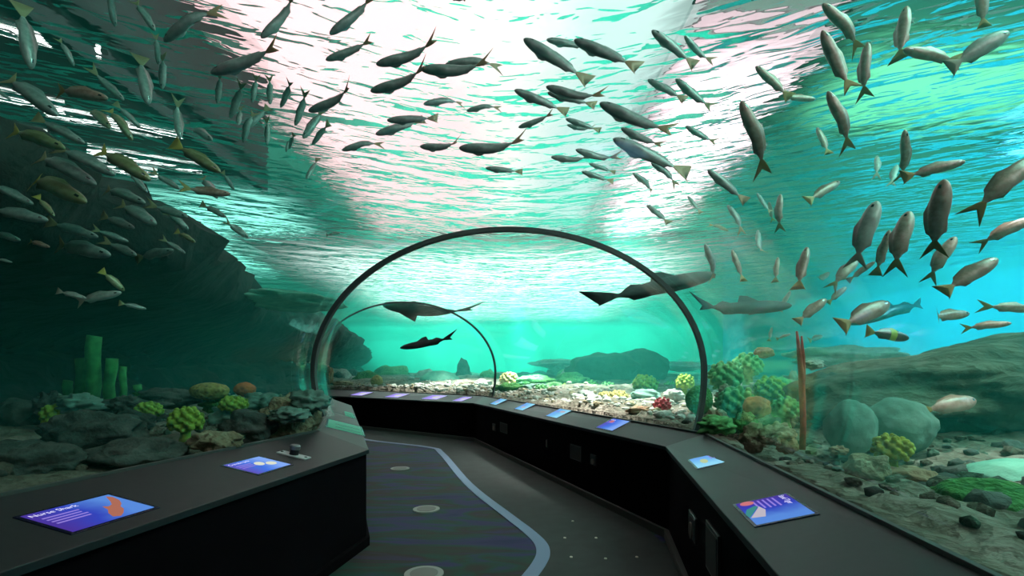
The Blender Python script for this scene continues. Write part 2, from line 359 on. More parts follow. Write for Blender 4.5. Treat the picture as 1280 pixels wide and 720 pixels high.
# ---------------------------------------------------------------- consoles and floor
RI = [(.34, -1.3), (.85, 1.63), (1.34, 4.47), (-.8, 10.7), (-4.9, 13.9), (-8.6, 16.6)]
RO = [(.88, -1.3), (1.26, 1.36), (1.66, 4.4), (-.62, 11.3), (-4.9, 15.2), (-8.7, 17.6)]
LI = [(-2.18, -1.3), (-1.66, 1.66), (-1.2, 4.29), (-3.1, 9.9), (-6.6, 12.9), (-9.4, 14.9)]
LO = [(-2.86, -1.3), (-2.26, 1.9), (-1.76, 4.64), (-3.55, 10.1), (-6.7, 13.4), (-9.5, 15.3)]
ZI, ZO = .80, .92
mTop = plain('console_top_laminate', (.026, .027, .029), .5, spec=.25, var=.08, scale=30)
mFront = plain('console_front_laminate', (.005, .003, .004), .85, spec=.03)
mKick = plain('kick_rail_metal', (.09, .085, .08), .55, spec=.25)
def console(name, label, I, O, rail):
    root = empty(name, (I[1][0], I[1][1], 0)); tag(root, label, 'console'); inv = Vector((-I[1][0], -I[1][1], 0))
    S = 1 if rail == 'r' else -1
    def strip(nm, pi, po, z, mat, bw=.004):
        # z: functions of bottom/top at inner and outer edges
        mb = MB(); vs = []
        for (a, b) in zip(pi, po):
            vs += [Vector((*a, z[0]))+inv, Vector((*a, z[1]))+inv, Vector((*b, z[3]))+inv, Vector((*b, z[2]))+inv]
        n = len(pi); fs = []
        for i in range(n-1):
            for j in range(4):
                q = (4*i+j, 4*i+(j+1) % 4, 4*i+4+(j+1) % 4, 4*i+4+j)
                fs.append(q if S < 0 else q[::-1])
        fs += [(0, 1, 2, 3), (4*n-1, 4*n-2, 4*n-3, 4*n-4)]
        mb.add(vs, fs); o = mb.build(nm, mat, root); bev(o, bw); return o
    def toward(p, q, d):
        v = Vector(q)-Vector(p); return tuple(Vector(p)+v.normalized()*d)
    strip('counter_top', I, O, (ZI-.035, ZI, ZO-.035, ZO), mTop)
    fi = [toward(a, b, .03) for a, b in zip(I, O)]; fo = [toward(b, a, .03) for a, b in zip(I, O)]
    strip('body', fi, fo, (0.0, ZI-.036, 0.0, ZI-.036), mFront)
    lo = [toward(b, a, .0) for a, b in zip(I, O)]; li = [toward(b, a, .025) for a, b in zip(I, O)]
    strip('glazing_bead', li, lo, (ZO-.006, ZO+.012, ZO-.006, ZO+.012), mKick, .002)
    ki = [toward(a, b, -.012) for a, b in zip(I, O)]; ko = [toward(a, b, .029) for a, b in zip(I, O)]
    strip('kick_rail', ki, ko, (0, .075, 0, .075), mKick if S > 0 else mFront)
    return root
console('console', 'long dark console with sloping grey top along the right side, bending with the tunnel', RI, RO, 'r')
console('console', 'dark console with sloping grey top on the left, carrying the small white mount', LI, LO, 'l')
# floor
mF, nt, out = newmat('wave_carpet')
b = N(nt, 'ShaderNodeBsdfPrincipled', Roughness=.75); b.inputs['Specular IOR Level'].default_value = .25; L(nt, b.outputs[0], out.inputs[0])
g = N(nt, 'ShaderNodeNewGeometry'); mp = N(nt, 'ShaderNodeMapping'); mp.inputs['Scale'].default_value = (.9, 3.0, 1); L(nt, g.outputs['Position'], mp.inputs[0])
nz = N(nt, 'ShaderNodeTexNoise', Scale=1.1, Detail=4, Distortion=1.2); L(nt, mp.outputs[0], nz.inputs['Vector'])
r = ramp(nt, nz.outputs[0], [(.25, (.008, .018, .06)), (.4, (.04, .026, .10)), (.5, (.008, .052, .036)), (.6, (.034, .022, .018)), (.75, (.04, .03, .11))]); L(nt, r.outputs[0], b.inputs['Base Color'])
mb = MB()
vs = [(*p, 0) for p in LI]+[(*p, 0) for p in RI]; n = len(LI)
fl = [(i, n+i, n+i+1, i+1) for i in range(n-1)]
mb.add([(*p, 0) for p in LO]+[(*p, 0) for p in RO]+[(*p, -.1) for p in LO]+[(*p, -.1) for p in RO],
       fl+[tuple(2*n+k for k in reversed(f)) for f in fl])
tag(mb.build('floor', mF), kind='structure')
mFR = plain('border_carpet', (.014, .022, .020), .8, var=.3, scale=6)
ST = [(-3.9, 12.0), (-3.07, 10.9), (-1.62, 9.85), (-1.25, 9.1), (-.57, 6.63), (-.02, 5.1), (.13, 4.7), (.235, 4.35), (.25, 4.1), (.2, 3.85), (.08, 3.5), (-.25, 2.6), (-.7, 1.0), (-1.1, -1.3)]
st = catmull(ST, 6)
def ribbon(name, pts, off0, off1, z0, z1, mat):
    mb = MB(); vs = []
    for i, p in enumerate(pts):
        t = (pts[min(i+1, len(pts)-1)]-pts[max(i-1, 0)]).normalized(); nn = Vector((t.y, -t.x))
        a, c = p+nn*off0, p+nn*off1
        vs += [(a.x, a.y, z0), (a.x, a.y, z1), (c.x, c.y, z1), (c.x, c.y, z0)]
    n = len(pts); fs = [(4*i+j, 4*i+(j+1) % 4, 4*i+4+(j+1) % 4, 4*i+4+j) for i in range(n-1) for j in range(4)]+[(3, 2, 1, 0), (4*n-4, 4*n-3, 4*n-2, 4*n-1)]
    mb.add(vs, fs); return mb.build(name, mat)
# border carpet between the stripe and the right console
def ontoR(p):
    best = None
    for i in range(len(RI)-1):
        a, c = Vector(RI[i]), Vector(RI[i+1]); d = c-a; t = max(0, min(1, (p-a).dot(d)/d.length_squared)); q = a+d*t
        if best is None or (q-p).length < (best-p).length: best = q
    return best
mb = MB(); vs = []
for p in st:
    q = ontoR(p); vs += [(p.x, p.y, .003), (q.x, q.y, .003)]
mb.add(vs, [(2*i+1, 2*i, 2*i+2, 2*i+3)[::-1] for i in range(len(st)-1)])
tag(mb.build('floor_border', mFR), 'dark green border carpet between blue stripe and right console', kind='structure')
tag(ribbon('trim_3', st, -.055, .055, 0, .007, plain('stripe_vinyl', (.17, .23, .40), .5)), 'pale blue stripe curving along the floor', kind='structure')
mDiscO = plain('disc_rim', (.36, .33, .30), .5); mDiscI = plain('disc_centre', (.2, .18, .165), .6)
for (px, py), lab in zip([(500, 586), (533, 637), (530, 718)], ['small round floor disc lying furthest away, near the far bend', 'round floor disc midway along the carpet, between two other discs', 'round floor disc nearest to the viewer on the carpet']):
    Y = F*EYE/(py-HY); p = at(px, py, Y); d = tag(empty('floor_disc', (p.x, p.y, 0)), lab, 'floor disc', 'round discs set in the carpet')
    mb = MB(); mb.tube([(0, 0, 0), (0, 0, .010)], .14, 40); mb.build('rim', mDiscO, d)
    mb = MB(); mb.tube([(0, 0, .008), (0, 0, .013)], .10, 40); mb.build('centre', mDiscI, d)
mStud = plain('stud_metal', (.75, .72, .6), .3, metal=.6)
for px, py, lab in [(706, 673, 'left one of the near pair'), (745, 673, 'right one of the near pair'), (716, 652, 'single one above the row'), (714, 697, 'first from the left in the nearest row'), (757, 699, 'second from the left in the nearest row'), (796, 697, 'third from the left in the nearest row')]:
    Y = F*EYE/(py-HY); p = at(px, py, Y); mb = MB(); mb.tube([(0, 0, .003), (0, 0, .009), (0, 0, .011)], [.012, .011, .006], 12)
    tag(mb.build('floor_stud', mStud, loc=(p.x, p.y, 0)), 'tiny bright stud in the dark border carpet, '+lab, 'stud', 'studs in the border carpet')
# walls closing the tunnel ends
wallbox('wall_entrance', (-3.2, -1.75, -.1), (1.2, -1.5, 2.9), mDark)
c, t, nn = frame(len(PATH)-1)
mb = MB(); q = []
for u in (-1.9, 1.9):
    for dt in (0, .2): q.append(c+nn*u+t*(dt-.1))
mb.hexa([(q[0].x, q[0].y, -.1), (q[2].x, q[2].y, -.1), (q[3].x, q[3].y, -.1), (q[1].x, q[1].y, -.1), (q[0].x, q[0].y, 2.85), (q[2].x, q[2].y, 2.85), (q[3].x, q[3].y, 2.85), (q[1].x, q[1].y, 2.85)])
tag(mb.build('wall_end', mDark), kind='structure')
# ---------------------------------------------------------------- displays on the consoles
def hit_top(px, py, I, O, seg):
    p0 = Vector((*I[seg], ZI)); p1 = Vector((*I[seg+1], ZI)); p2 = Vector((*O[seg], ZO))
    n = (p1-p0).cross(p2-p0).normalized()
    if n.z < 0: n = -n
    d = Vector(((px-HX)/F, 1, (HY-py)/F)); o = Vector((0, 0, EYE))
    return o+d*((p0-o).dot(n)/d.dot(n)), n, (p1-p0).normalized()
mBez = plain('bezel_black', (.01, .01, .035), .25)
mWhiteText = emis('screen_lettering', (.80, .78, 1.0), 1.0)
def gradscreen(name, c1, c2, c3, s=1.0):
    m, nt, out = newmat(name)
    tc = N(nt, 'ShaderNodeTexCoord'); sp = N(nt, 'ShaderNodeSeparateXYZ'); L(nt, tc.outputs['Generated'], sp.inputs[0])
    nz = N(nt, 'ShaderNodeTexNoise', Scale=2.5); L(nt, tc.outputs['Generated'], nz.inputs['Vector'])
    a = N(nt, 'ShaderNodeMath', operation='MULTIPLY_ADD'); L(nt, nz.outputs[0], a.inputs[0]); a.inputs[1].default_value = .35; L(nt, sp.outputs[0], a.inputs[2])
    r = ramp(nt, a.outputs[0], [(.15, c1), (.6, c2), (1.0, c3)])
    e = N(nt, 'ShaderNodeEmission', Strength=s); L(nt, r.outputs[0], e.inputs[0]); L(nt, e.outputs[0], out.inputs[0]); return m
scr_p = gradscreen('screen_blue_violet', (.07, .035, .32), (.035, .06, .50), (.10, .26, .72), .8)
scr_b = gradscreen('screen_blue', (.10, .08, .45), (.05, .16, .68), (.2, .36, .80), .9)
scr_c = gradscreen('screen_sky', (.13, .32, .75), (.16, .45, .75), (.25, .6, .8), .95)
scr_v = gradscreen('screen_violet', (.28, .22, .68), (.38, .30, .85), (.5, .45, .9), .95)
scr_refl = gradscreen('screen_green_reflection', (.05, .26, .16), (.07, .30, .19), (.09, .34, .23), .75)  # glowing green put in for the reflection on the console top
FONT = {}
def text_mesh(body):
    cu = bpy.data.curves.new('lettering', 'FONT'); cu.body = body; cu.size = 1; o = bpy.data.objects.new('lettering', cu); COL.objects.link(o)
    dg = bpy.context.evaluated_depsgraph_get(); me = bpy.data.meshes.new_from_object(o.evaluated_get(dg)); bpy.data.objects.remove(o); return me
def flatpoly(pts, z, mat, name, parent, th=.0006):
    mb = MB(); n = len(pts); mb.add([(x, y, z) for x, y in pts]+[(x, y, z+th) for x, y in pts], [tuple(range(n))[::-1], tuple(range(n, 2*n))]+[(i, (i+1) % n, n+(i+1) % n, n+i) for i in range(n)])
    return mb.build(name, mat, parent)
def display(px, py, I, O, seg, w, d, scr, label, title=None, pics=(), lines=0, group='information screens set in the console tops'):
    p, n, t = hit_top(px, py, I, O, seg)
    right = I is RI
    X = -t if right else t          # reading direction
    Yv = n.cross(X); rot = Matrix((X, Yv, n)).transposed().to_4x4(); rot.translation = p
    root = empty('display'); root.matrix_world = rot; tag(root, label, 'display', group)
    mb = MB(); a, b_ = w/2, d/2; mb.box((0, 0, .002), (w, d, .006)); bev(mb.build('bezel', mBez, root), .0015)
    mb = MB(); mb.box((0, 0, .0056), (w*.91, d*.89, .002)); s = mb.build('screen', scr, root)
    z = .0068
    if title:
        me = text_mesh(title); xs = [v.co.x for v in me.vertices]; k = min(w*.5/(max(xs)-min(xs)), .13*d)
        for v in me.vertices: v.co = Vector((v.co.x*k-a*.86, v.co.y*k+b_*.60, z))
        me.materials.clear(); me.materials.append(mWhiteText); o = bpy.data.objects.new('title_lettering', me); COL.objects.link(o); o.parent = s
    for i in range(lines):
        y = b_*(.32-.17*i); flatpoly([(-a*.8, y), (-a*.8+w*.36-.02*(i % 2)*w, y), (-a*.8+w*.36-.02*(i % 2)*w, y+.009*d/.28), (-a*.8, y+.009*d/.28)], z, mTextDim, 'text_line', s)
    for nm, mat, pts in pics: flatpoly([(x*a, y*b_) for x, y in pts], z+.0004, mat, nm, s)
    return root
mTextDim = emis('screen_body_text', (.30, .22, .72), .8)
mOr = emis('picture_orange', (.42, .15, .10), .8); mPale = emis('picture_pale', (.72, .76, .62), .8); mGreen = emis('picture_green', (.05, .26, .25), .8); mGrey = emis('picture_grey', (.52, .48, .55), .8); mRed = emis('picture_red', (.6, .18, .2), .8); mYel = emis('picture_yellow', (.5, .62, .35), .8)
def ell(cx, cy_, rx, ry, n=20, rot=0): return [(cx+rx*math.cos(q)*math.cos(rot)-ry*math.sin(q)*math.sin(rot), cy_+rx*math.cos(q)*math.sin(rot)+ry*math.sin(q)*math.cos(rot)) for q in [2*math.pi*i/n for i in range(n)]]
nurse = [(.02, -.72), (.1, -.42), (.24, -.18), (.30, .12), (.38, .02), (.5, .10), (.62, .35), (.78, .78), (.84, .60), (.78, .25), (.66, -.02), (.52, -.2), (.46, -.42), (.30, -.66), (.14, -.82)]
display(115, 641, LI, LO, 1, .405, .285, scr_p, 'large blue screen showing a brown nurse shark, near end of left console', 'Nurse Shark', [('shark_picture', mOr, nurse)], 4)
jack = lambda cx, cy_: ell(cx, cy_, .21, .2)+[]
display(323, 582, LI, LO, 1, .36, .27, scr_b, 'blue screen showing two pale yellow fish, beside the small white mount', 'Crevalle Jack', [('fish_picture', mPale, ell(.12, .08, .2, .26, rot=-.3)), ('fish_picture', mPale, ell(.5, -.2, .22, .24, rot=-.3))], 3)
display(965.5, 637, RI, RO, 1, .36, .255, scr_p, 'large blue screen showing a grey triangular fin, nearest on the right console', 'Sand Tiger', [('fin_picture', mGrey, [(-.32, -.30), (.42, -.86), (.50, -.42), (.02, -.22)][::-1]), ('shadow_picture', mGreen, [(-.42, -.42), (-.34, -.32), (.38, -.88), (.1, -.92), (-.25, -.75)][::-1]), ('red_fish_picture', mRed, ell(-.74, -.55, .17, .24))], 5)
display(887, 576, RI, RO, 1, .36, .24, scr_c, 'pale sky blue screen with a yellowish fish, second nearest on the right console', 'Porkfish', [('fish_picture', mYel, ell(.0, -.3, .4, .2))], 2)
display(766, 531, RI, RO, 2, .38, .26, scr_b, 'blue screen just past the bend of the right console, nearest of the middle run', 'Grunts', [('fish_picture', mRed, ell(-.5, .4, .2, .2))], 2)
display(698, 517, RI, RO, 2, .40, .26, scr_c, 'pale blue screen on the middle run of right console, second past the bend', None, [('fish_picture', mGrey, ell(.2, .4, .4, .2))], 2)
display(656, 508.5, RI, RO, 2, .42, .26, scr_c, 'pale blue screen on the middle run of right console, third past the bend', None, [('fish_picture', mGrey, ell(0, -.2, .4, .2))], 2)
display(623, 502.5, RI, RO, 2, .42, .26, scr_c, 'small pale screen on the middle run of right console, just before the far corner', None, [('fish_picture', mGrey, ell(0, -.2, .4, .2))], 2)
for px, py, lab in [(578, 499, 'narrow violet screen on the far run of console, nearest the far corner'), (543, 496.8, 'violet screen on the far run of console, second from the far corner'), (496, 494.6, 'violet screen on the far run of console, third from the far corner'), (452, 492.3, 'violet screen at the left end of the far console run')]:
    display(px, py, RI, RO, 3, .55 if px != 578 else .3, .4, scr_v, lab, None, [('picture_block', mPale, ell(.2, 0, .4, .4))], 1)
for px, py, lab in [(431, 534, 'edge-on screen with painted green reflection, past the corner of the left console'), (426, 516, 'edge-on screen with painted green reflection, further along the left console')]:
    display(px, py, LI, LO, 2, .95, .40, scr_refl, lab, None, [('dark_bar', mBez, [(q-.05, -.8), (q+.05, -.8), (q+.05, .5), (q-.05, .5)]) for q in (-.55, .1)], 0)
# white mount with black knob on left console
p, n, t = hit_top(367, 570, LI, LO, 1); X = (t.cross(n)).normalized(); X = n.cross(t)
rot = Matrix((X, n.cross(X), n)).transposed().to_4x4(); rot.translation = p
mt = empty('camera_mount'); mt.matrix_world = rot; tag(mt, 'small white mounting plate with a black knob on the left console top', 'mount')
mWhite = plain('white_plastic', (.75, .68, .70), .4); mBlk = plain('black_plastic', (.015, .012, .015), .3)
mb = MB(); mb.box((0, 0, .006), (.23, .085, .012)); bev(mb.build('plate', mWhite, mt), .004)
mb = MB(); mb.tube([(0.0, 0, .012), (0, 0, .045), (0, 0, .052)], [.032, .032, .028], 20); mb.build('base', mBlk, mt)
mb = MB(); mb.tube([(0, 0, .05), (0, 0, .075), (0, 0, .082)], [.036, .036, .028], 20); mb.build('knob', plain('grey_metal', (.25, .23, .24), .35, metal=.5), mt)
mb = MB()
for sx in (-.095, .095):
    mb = MB(); mb.tube([(sx, 0, .012), (sx, 0, .016)], .010, 10); mb.build('screw', mBlk, mt)
# fittings on the right console front
def front_pt(px, py, seg):
    a, c = Vector(RI[seg]), Vector(RI[seg+1]); k = (px-HX)/F
    dx, dy = c.x-a.x, c.y-a.y; t = (k*a.y-a.x)/(dx-k*dy); p = a+(c-a)*t
    z = EYE+(HY-py)/F*p.y; d = (c-a).normalized(); nn = Vector((-d.y, d.x))   # towards the walkway
    if nn.x > 0 and seg < 2: nn = -nn
    inn = Vector(RO[seg])-Vector(RI[seg])
    if nn.dot(inn) > 0: nn = -nn
    return Vector((p.x, p.y, z)), Vector((d.x, d.y, 0)), Vector((nn.x, nn.y, 0))
mBrown = plain('recess_brown', (.014, .007, .005), .6); mSock = plain('socket_black', (.02, .018, .016), .4); mGlint = plain('socket_face', (.22, .17, .13), .4)
def fitting(name, label, cat, px, py, seg, w, h, face, knob=None):
    p, d, nn = front_pt(px, py, seg); p = p-nn*.022 if not knob else p-nn*.022
    rot = Matrix((d, Vector((0, 0, 1)), nn if d.cross(Vector((0, 0, 1))).dot(nn) > 0 else nn)).transposed().to_4x4(); rot.translation = p
    o = empty(name); o.matrix_world = rot; tag(o, label, cat)
    mb = MB(); mb.box((0, 0, 0), (w, h, .02)); bev(mb.build('frame', mSock, o), .004)
    mb = MB(); mb.box((0, 0, .008), (w*.84, h*.84, .010)); mb.build('cover', face, o)
    if knob:
        mb = MB(); mb.tube([(0, -h*.15, .012), (0, -h*.15, .022)], w*.22, 14); mb.build('socket', mGlint, o)
    return o
fitting('speaker_grille', 'dark brown square grille low on the far end of right console front', 'grille', 628.5, 535, 2, .42, .17, mBrown)
fitting('power_outlet', 'small black outlet beside the far brown grille on right console', 'outlet', 616.5, 534, 2, .2, .13, mSock, True)
fitting('access_handle', 'slim grey vertical handle in the middle of the right console front', 'handle', 682, 554.5, 2, .035, .11, mGlint)
fitting('speaker_grille', 'dark brown square grille on right console front before the near bend', 'grille', 718, 566, 2, .3, .18, mBrown)
fitting('power_outlet', 'black outlet with a pale socket on right console front before the bend', 'outlet', 740, 575, 2, .14, .12, mSock, True)
fitting('power_outlet', 'black outlet with pale socket on the nearest part of right console front', 'outlet', 862, 658, 1, .24, .16, mSock, True)
fitting('speaker_grille', 'tall dark brown grille on the nearest part of right console front', 'grille', 886, 690, 1, .3, .26, mBrown)
# ---------------------------------------------------------------- rocks and corals
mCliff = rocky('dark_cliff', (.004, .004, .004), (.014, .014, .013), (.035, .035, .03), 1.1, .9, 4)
mRockG = rocky('grey_rock', (.03, .042, .036), (.075, .088, .078), (.15, .155, .14), 2.5, .6, 9)
mRockB = rocky('brown_rock', (.035, .030, .02), (.10, .085, .06), (.20, .165, .12), 1.8, .8, 7)
mRockP = rocky('pale_rock', (.32, .34, .30), (.5, .5, .45), (.68, .65, .6), 3, .5, 12)
mRockO = rocky('orange_rock', (.30, .14, .08), (.42, .24, .15), (.5, .36, .24), 4, .5, 20)
mRockT = rocky('tan_rock', (.2, .15, .09), (.34, .27, .17), (.45, .4, .27), 4, .6, 16)
mMoss = rocky('mossy_green', (.03, .11, .03), (.06, .20, .05), (.12, .30, .09), 6, .6, 26)
mDkMossShade = rocky('dark_moss_shade', (.004, .012, .006), (.010, .03, .014), (.02, .05, .02), 1.2, .8, 4)  # colour of the humped boulders; also stands for shade under the ridge
mMint = rocky('mint_rock', (.18, .5, .38), (.3, .66, .5), (.45, .8, .65), 2, .4, 6)
mGreyGreen = rocky('grey_green_rock', (.12, .22, .18), (.2, .31, .26), (.26, .38, .32), 2, .3, 6)
mYc = knobbly('yellow_coral', (.52, .46, .05), (.25, .20, .02), 18); mYg = knobbly('lime_coral', (.32, .45, .06), (.1, .2, .03), 16)
mRedC = knobbly('red_coral', (.42, .03, .05), (.15, .01, .02), 20); mRedS = plain('red_sponge', (.42, .05, .04), .8, var=.4, scale=18)
mOrS = knobbly('orange_sponge', (.55, .16, .05), (.3, .08, .03), 20); mTube = plain('green_sponge', (.05, .28, .08), .85, var=.4, scale=10)
mGold = knobbly('gold_coral', (.42, .34, .10), (.2, .15, .05), 24); mLg = knobbly('leaf_green_coral', (.16, .42, .14), (.05, .2, .05), 14)
def rock(name, label, cat, c, r, mat, seed, amp=.36, fr=1.8, sub=4, group=None, rz=0):
    mb = MB(); v, f = blob((0, 0, 0), r, seed, amp, fr, sub); mb.add(v, f)
    o = mb.build(name, mat, smooth=True, loc=c); o.rotation_euler.z = rz; return tag(o, label, cat, group)
def rp(name, label, cat, px, py, Y, wpx, hpx, mat, seed, depth=None, **k):
    p = at(px, py, Y); w = wpx/F*Y/2; h = hpx/F*Y/2
    return rock(name, label, cat, p, (w, depth or w*.8, h), mat, seed, **k)
# left cliff: an overhanging dark wall of rock
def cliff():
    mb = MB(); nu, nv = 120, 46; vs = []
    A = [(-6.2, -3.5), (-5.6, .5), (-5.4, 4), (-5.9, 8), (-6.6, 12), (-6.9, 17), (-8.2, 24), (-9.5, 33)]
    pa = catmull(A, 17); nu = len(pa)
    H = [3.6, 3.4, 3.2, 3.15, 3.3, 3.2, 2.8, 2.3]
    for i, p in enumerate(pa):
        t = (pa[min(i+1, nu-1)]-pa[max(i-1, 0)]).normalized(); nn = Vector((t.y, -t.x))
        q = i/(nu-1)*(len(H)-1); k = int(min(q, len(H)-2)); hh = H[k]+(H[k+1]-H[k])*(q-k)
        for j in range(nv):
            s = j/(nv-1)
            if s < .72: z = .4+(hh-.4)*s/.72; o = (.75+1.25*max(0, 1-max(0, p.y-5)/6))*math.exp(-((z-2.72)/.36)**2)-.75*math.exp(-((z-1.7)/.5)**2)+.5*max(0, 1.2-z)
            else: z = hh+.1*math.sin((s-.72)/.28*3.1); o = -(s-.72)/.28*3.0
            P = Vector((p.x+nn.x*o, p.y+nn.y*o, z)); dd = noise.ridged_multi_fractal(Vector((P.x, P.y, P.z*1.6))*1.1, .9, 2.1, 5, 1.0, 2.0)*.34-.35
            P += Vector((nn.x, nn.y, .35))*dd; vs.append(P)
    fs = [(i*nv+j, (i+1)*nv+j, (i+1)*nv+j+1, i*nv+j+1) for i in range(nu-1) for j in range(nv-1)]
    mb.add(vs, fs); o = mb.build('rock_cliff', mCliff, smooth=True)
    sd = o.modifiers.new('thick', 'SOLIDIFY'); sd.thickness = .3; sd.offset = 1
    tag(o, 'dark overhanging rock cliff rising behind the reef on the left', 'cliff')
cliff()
rp('reef_rock', 'long mint ledge painted as a streak of light beside the dark rib, left', 'rock', 362, 377, 9, 120, 16, mMint, 97, depth=1.2, amp=.3)  # mint colour stands for a streak of light by the cliff
# right-hand reef
rock('boulder', 'huge brown boulder with a long sloping ridge filling the right side of the reef', 'rock', (5.0, 5.0, 1.42), (2.0, 1.35, .40), mRockB, 3, .34, 1.3, 5, rz=.25).rotation_euler.y = R(-7)
rock('boulder', 'dark boulder painted as the shade under the huge ridge, beside the green mound', 'rock', (4.75, 4.5, .98), (1.55, .5, .42), mDkMossShade, 8, .34, 1.6, 5)  # near-black green stands for the shaded hollow under the ridge
rp('boulder', 'smooth grey green boulder, left one of the pair behind the yellow coral', 'rock', 1064, 536, 3.5, 60, 72, mGreyGreen, 11, amp=.14, group='grey green boulder pair')
rp('boulder', 'smooth grey green boulder, right one of the pair, above the yellow coral', 'rock', 1122, 534, 3.55, 84, 70, mGreyGreen, 12, amp=.14, group='grey green boulder pair')
rp('boulder', 'dark boulder behind the red rope sponge', 'rock', 1040, 498, 5.2, 70, 60, mRockG, 13)
rp('reef_rock', 'tan knobbly rock under the yellow ball coral', 'rock', 1085, 590, 2.75, 52, 44, mRockT, 21)
rp('reef_rock', 'orange flat rock lying right of the tan knobbly rock', 'rock', 1128, 598, 2.75, 84, 28, mRockO, 22)
rp('reef_rock', 'small orange pink rock beside the foot of the red rope sponge', 'rock', 985, 557, 3.6, 26, 20, mRockO, 23)
rp('reef_rock', 'tiny orange rock between the rope sponge and tan rock', 'rock', 1048, 563, 3.2, 20, 12, mRockO, 24)
rp('reef_rock', 'tan rounded rock against the acrylic beside the dark rib', 'rock', 943, 548, 3.9, 34, 34, mRockT, 25)
rp('algae_mound', 'low green algae mound at the right edge of the reef', 'coral', 1236, 632, 2.3, 130, 66, mMoss, 26, amp=.12)
rp('mint_glow_plate', 'bright mint flat plate painted as a patch of light behind the green algae mound', 'coral', 1278, 600, 2.8, 130, 50, mMint, 27, amp=.12)  # plate added in mint to stand for a bright patch of light
rp('sponge', 'round orange sponge on the reef left of the red rope sponge', 'sponge', 946, 509, 4.6, 34, 28, mOrS, 28, amp=.15)
rp('sponge', 'small faded orange sponge far behind the reef right of the rib', 'sponge', 955, 441, 9, 24, 14, mOrS, 29, amp=.2)
def branch_coral(name, label, p, r, mat, seed, n=46, knob=.22, stem=True, squash=.9, group=None):
    rnd = random.Random(seed); t = tag(empty(name, p), label, 'coral', group)
    mb = MB(); v, f = blob((0, 0, 0), (r*.78,)*2+(r*.78*squash,), seed, .2, 2, 3); mb.add(v, f)
    for i in range(n):
        z = 1-2*(i+.5)/n*.8; q = i*2.39996; s = math.sqrt(max(0, 1-z*z)); d = Vector((s*math.cos(q), s*math.sin(q), z*squash))
        k = r*knob*rnd.uniform(.75, 1.2); b0 = d*r*.5; b1 = d*r*rnd.uniform(.88, 1.06)
        mb.tube([b0, b1-d*k*.3, b1, b1+d*k*.5], [k*.6, k*.8, k*.85, k*.35], 7)
    o = mb.build('branches', mat, t, smooth=True)
    rm = o.modifiers.new('fuse', 'REMESH'); rm.mode = 'VOXEL'; rm.voxel_size = r*.06; rm.use_smooth_shade = True
    if stem:
        mb = MB(); mb.tube([(0, 0, -r*1.5), (0, 0, -r*.9), (0, 0, -r*.3)], [r*.45, r*.3, r*.3], 10); mb.build('stem', mat, t, smooth=True)
    return t
def bc(label, px, py, Y, rpx, mat, seed, name='branching_coral', **k): return branch_coral(name, label, at(px, py, Y), rpx/F*Y, mat, seed, **k)
bc('yellow ball shaped branching coral standing on the tan knobbly rock', 1115, 561, 2.8, 21, mYc, 31)
bc('leafy green coral right beside the dark rib at reef level', 908, 470, 6.5, 20, mLg, 32)
bc('green coral clump left of the round orange sponge', 920, 505, 5.0, 24, mLg, 33)
bc('lime coral head behind the round orange sponge', 962, 487, 6.2, 18, mYg, 34)
bc('leafy green coral far back between rib and red rope sponge', 935, 458, 8, 18, mLg, 35)
bc('lime coral between the orange sponge and the red rope sponge', 982, 512, 4.6, 17, mLg, 36)
rp('reef_rock', 'pale streaked rock ledge above the green corals right of the rib', 'rock', 962, 482, 8, 60, 16, mRockP, 37)
rp('reef_rock', 'long pale rock ledge far behind the red rope sponge', 'rock', 1060, 446, 12, 130, 26, mRockP, 38)
rp('reef_rock', 'small pink white rock beside the red rope sponge at mid height', 'rock', 1017, 456, 5.4, 26, 12, mRockP, 39)
# red rope sponge
def rope():
    t = tag(empty('rope_sponge', at(1003, 552, 3.1)), 'tall thin red rope sponge standing upright on the right reef', 'sponge'); o0 = at(1003, 552, 3.1)
    def br(pts, rad, nm):
        P = [at(x, y, 3.1)-o0 for x, y in pts]; mb = MB(); mb.tube(P, rad, 10); mb.build(nm, mRedS, t, smooth=True)
    br([(1003, 562), (1004, 530), (1003, 500), (1002, 470), (999, 440), (996, 414)], [.018, .017, .018, .018, .014, .006], 'stalk')
    br([(1003, 490), (1004, 470), (1004, 448), (1002, 420)], [.012, .014, .012, .005], 'branch')
rope()
# reef seen through the rib
rp('boulder', 'big dark green boulder far behind, left half of the humped pair', 'rock', 752, 463, 17, 92, 44, mDkMossShade, 41, amp=.2, group='humped boulder pair far behind')
rp('boulder', 'big dark green boulder far behind, right half of the humped pair', 'rock', 802, 460, 18, 66, 48, mDkMossShade, 42, amp=.16, group='humped boulder pair far behind')
rp('brain_coral', 'round bright green brain coral beside the foot of the dark rib', 'coral', 874, 500, 6.2, 34, 36, mMoss, 43, amp=.06)
bc('small red coral ball on the sand left of the green brain coral', 828, 506, 7.0, 11, mRedC, 44, stem=False, n=30)
bc('small red coral ball beside the pale pebble further along the reef', 694, 491, 11.5, 8, mRedC, 45, n=30)
bc('tan branching coral in the middle of the pale reef strip', 772, 496, 9.0, 13, mGold, 46, squash=.6)
bc('gold branching coral left of the tan one on the pale reef strip', 757, 495, 9.6, 10, mGold, 47, squash=.6)
bc('lime coral bush behind the pale reef strip in front of the humped boulders', 806, 480, 11, 15, mYg, 48, squash=.8)
bc('lime finger coral sticking up beside the green brain coral', 856, 478, 8.5, 11, mYg, 49, squash=1.0)
bc('small yellow coral at the far corner of the right console', 661, 486, 13, 6, mYc, 50, n=24)
rp('reef_rock', 'pale rounded pebble right of the small red coral', 'rock', 710, 491, 11, 16, 9, mRockP, 51)
rp('reef_rock', 'pale flat pebble left of the small red coral', 'rock', 673, 493, 12, 20, 9, mRockP, 52)
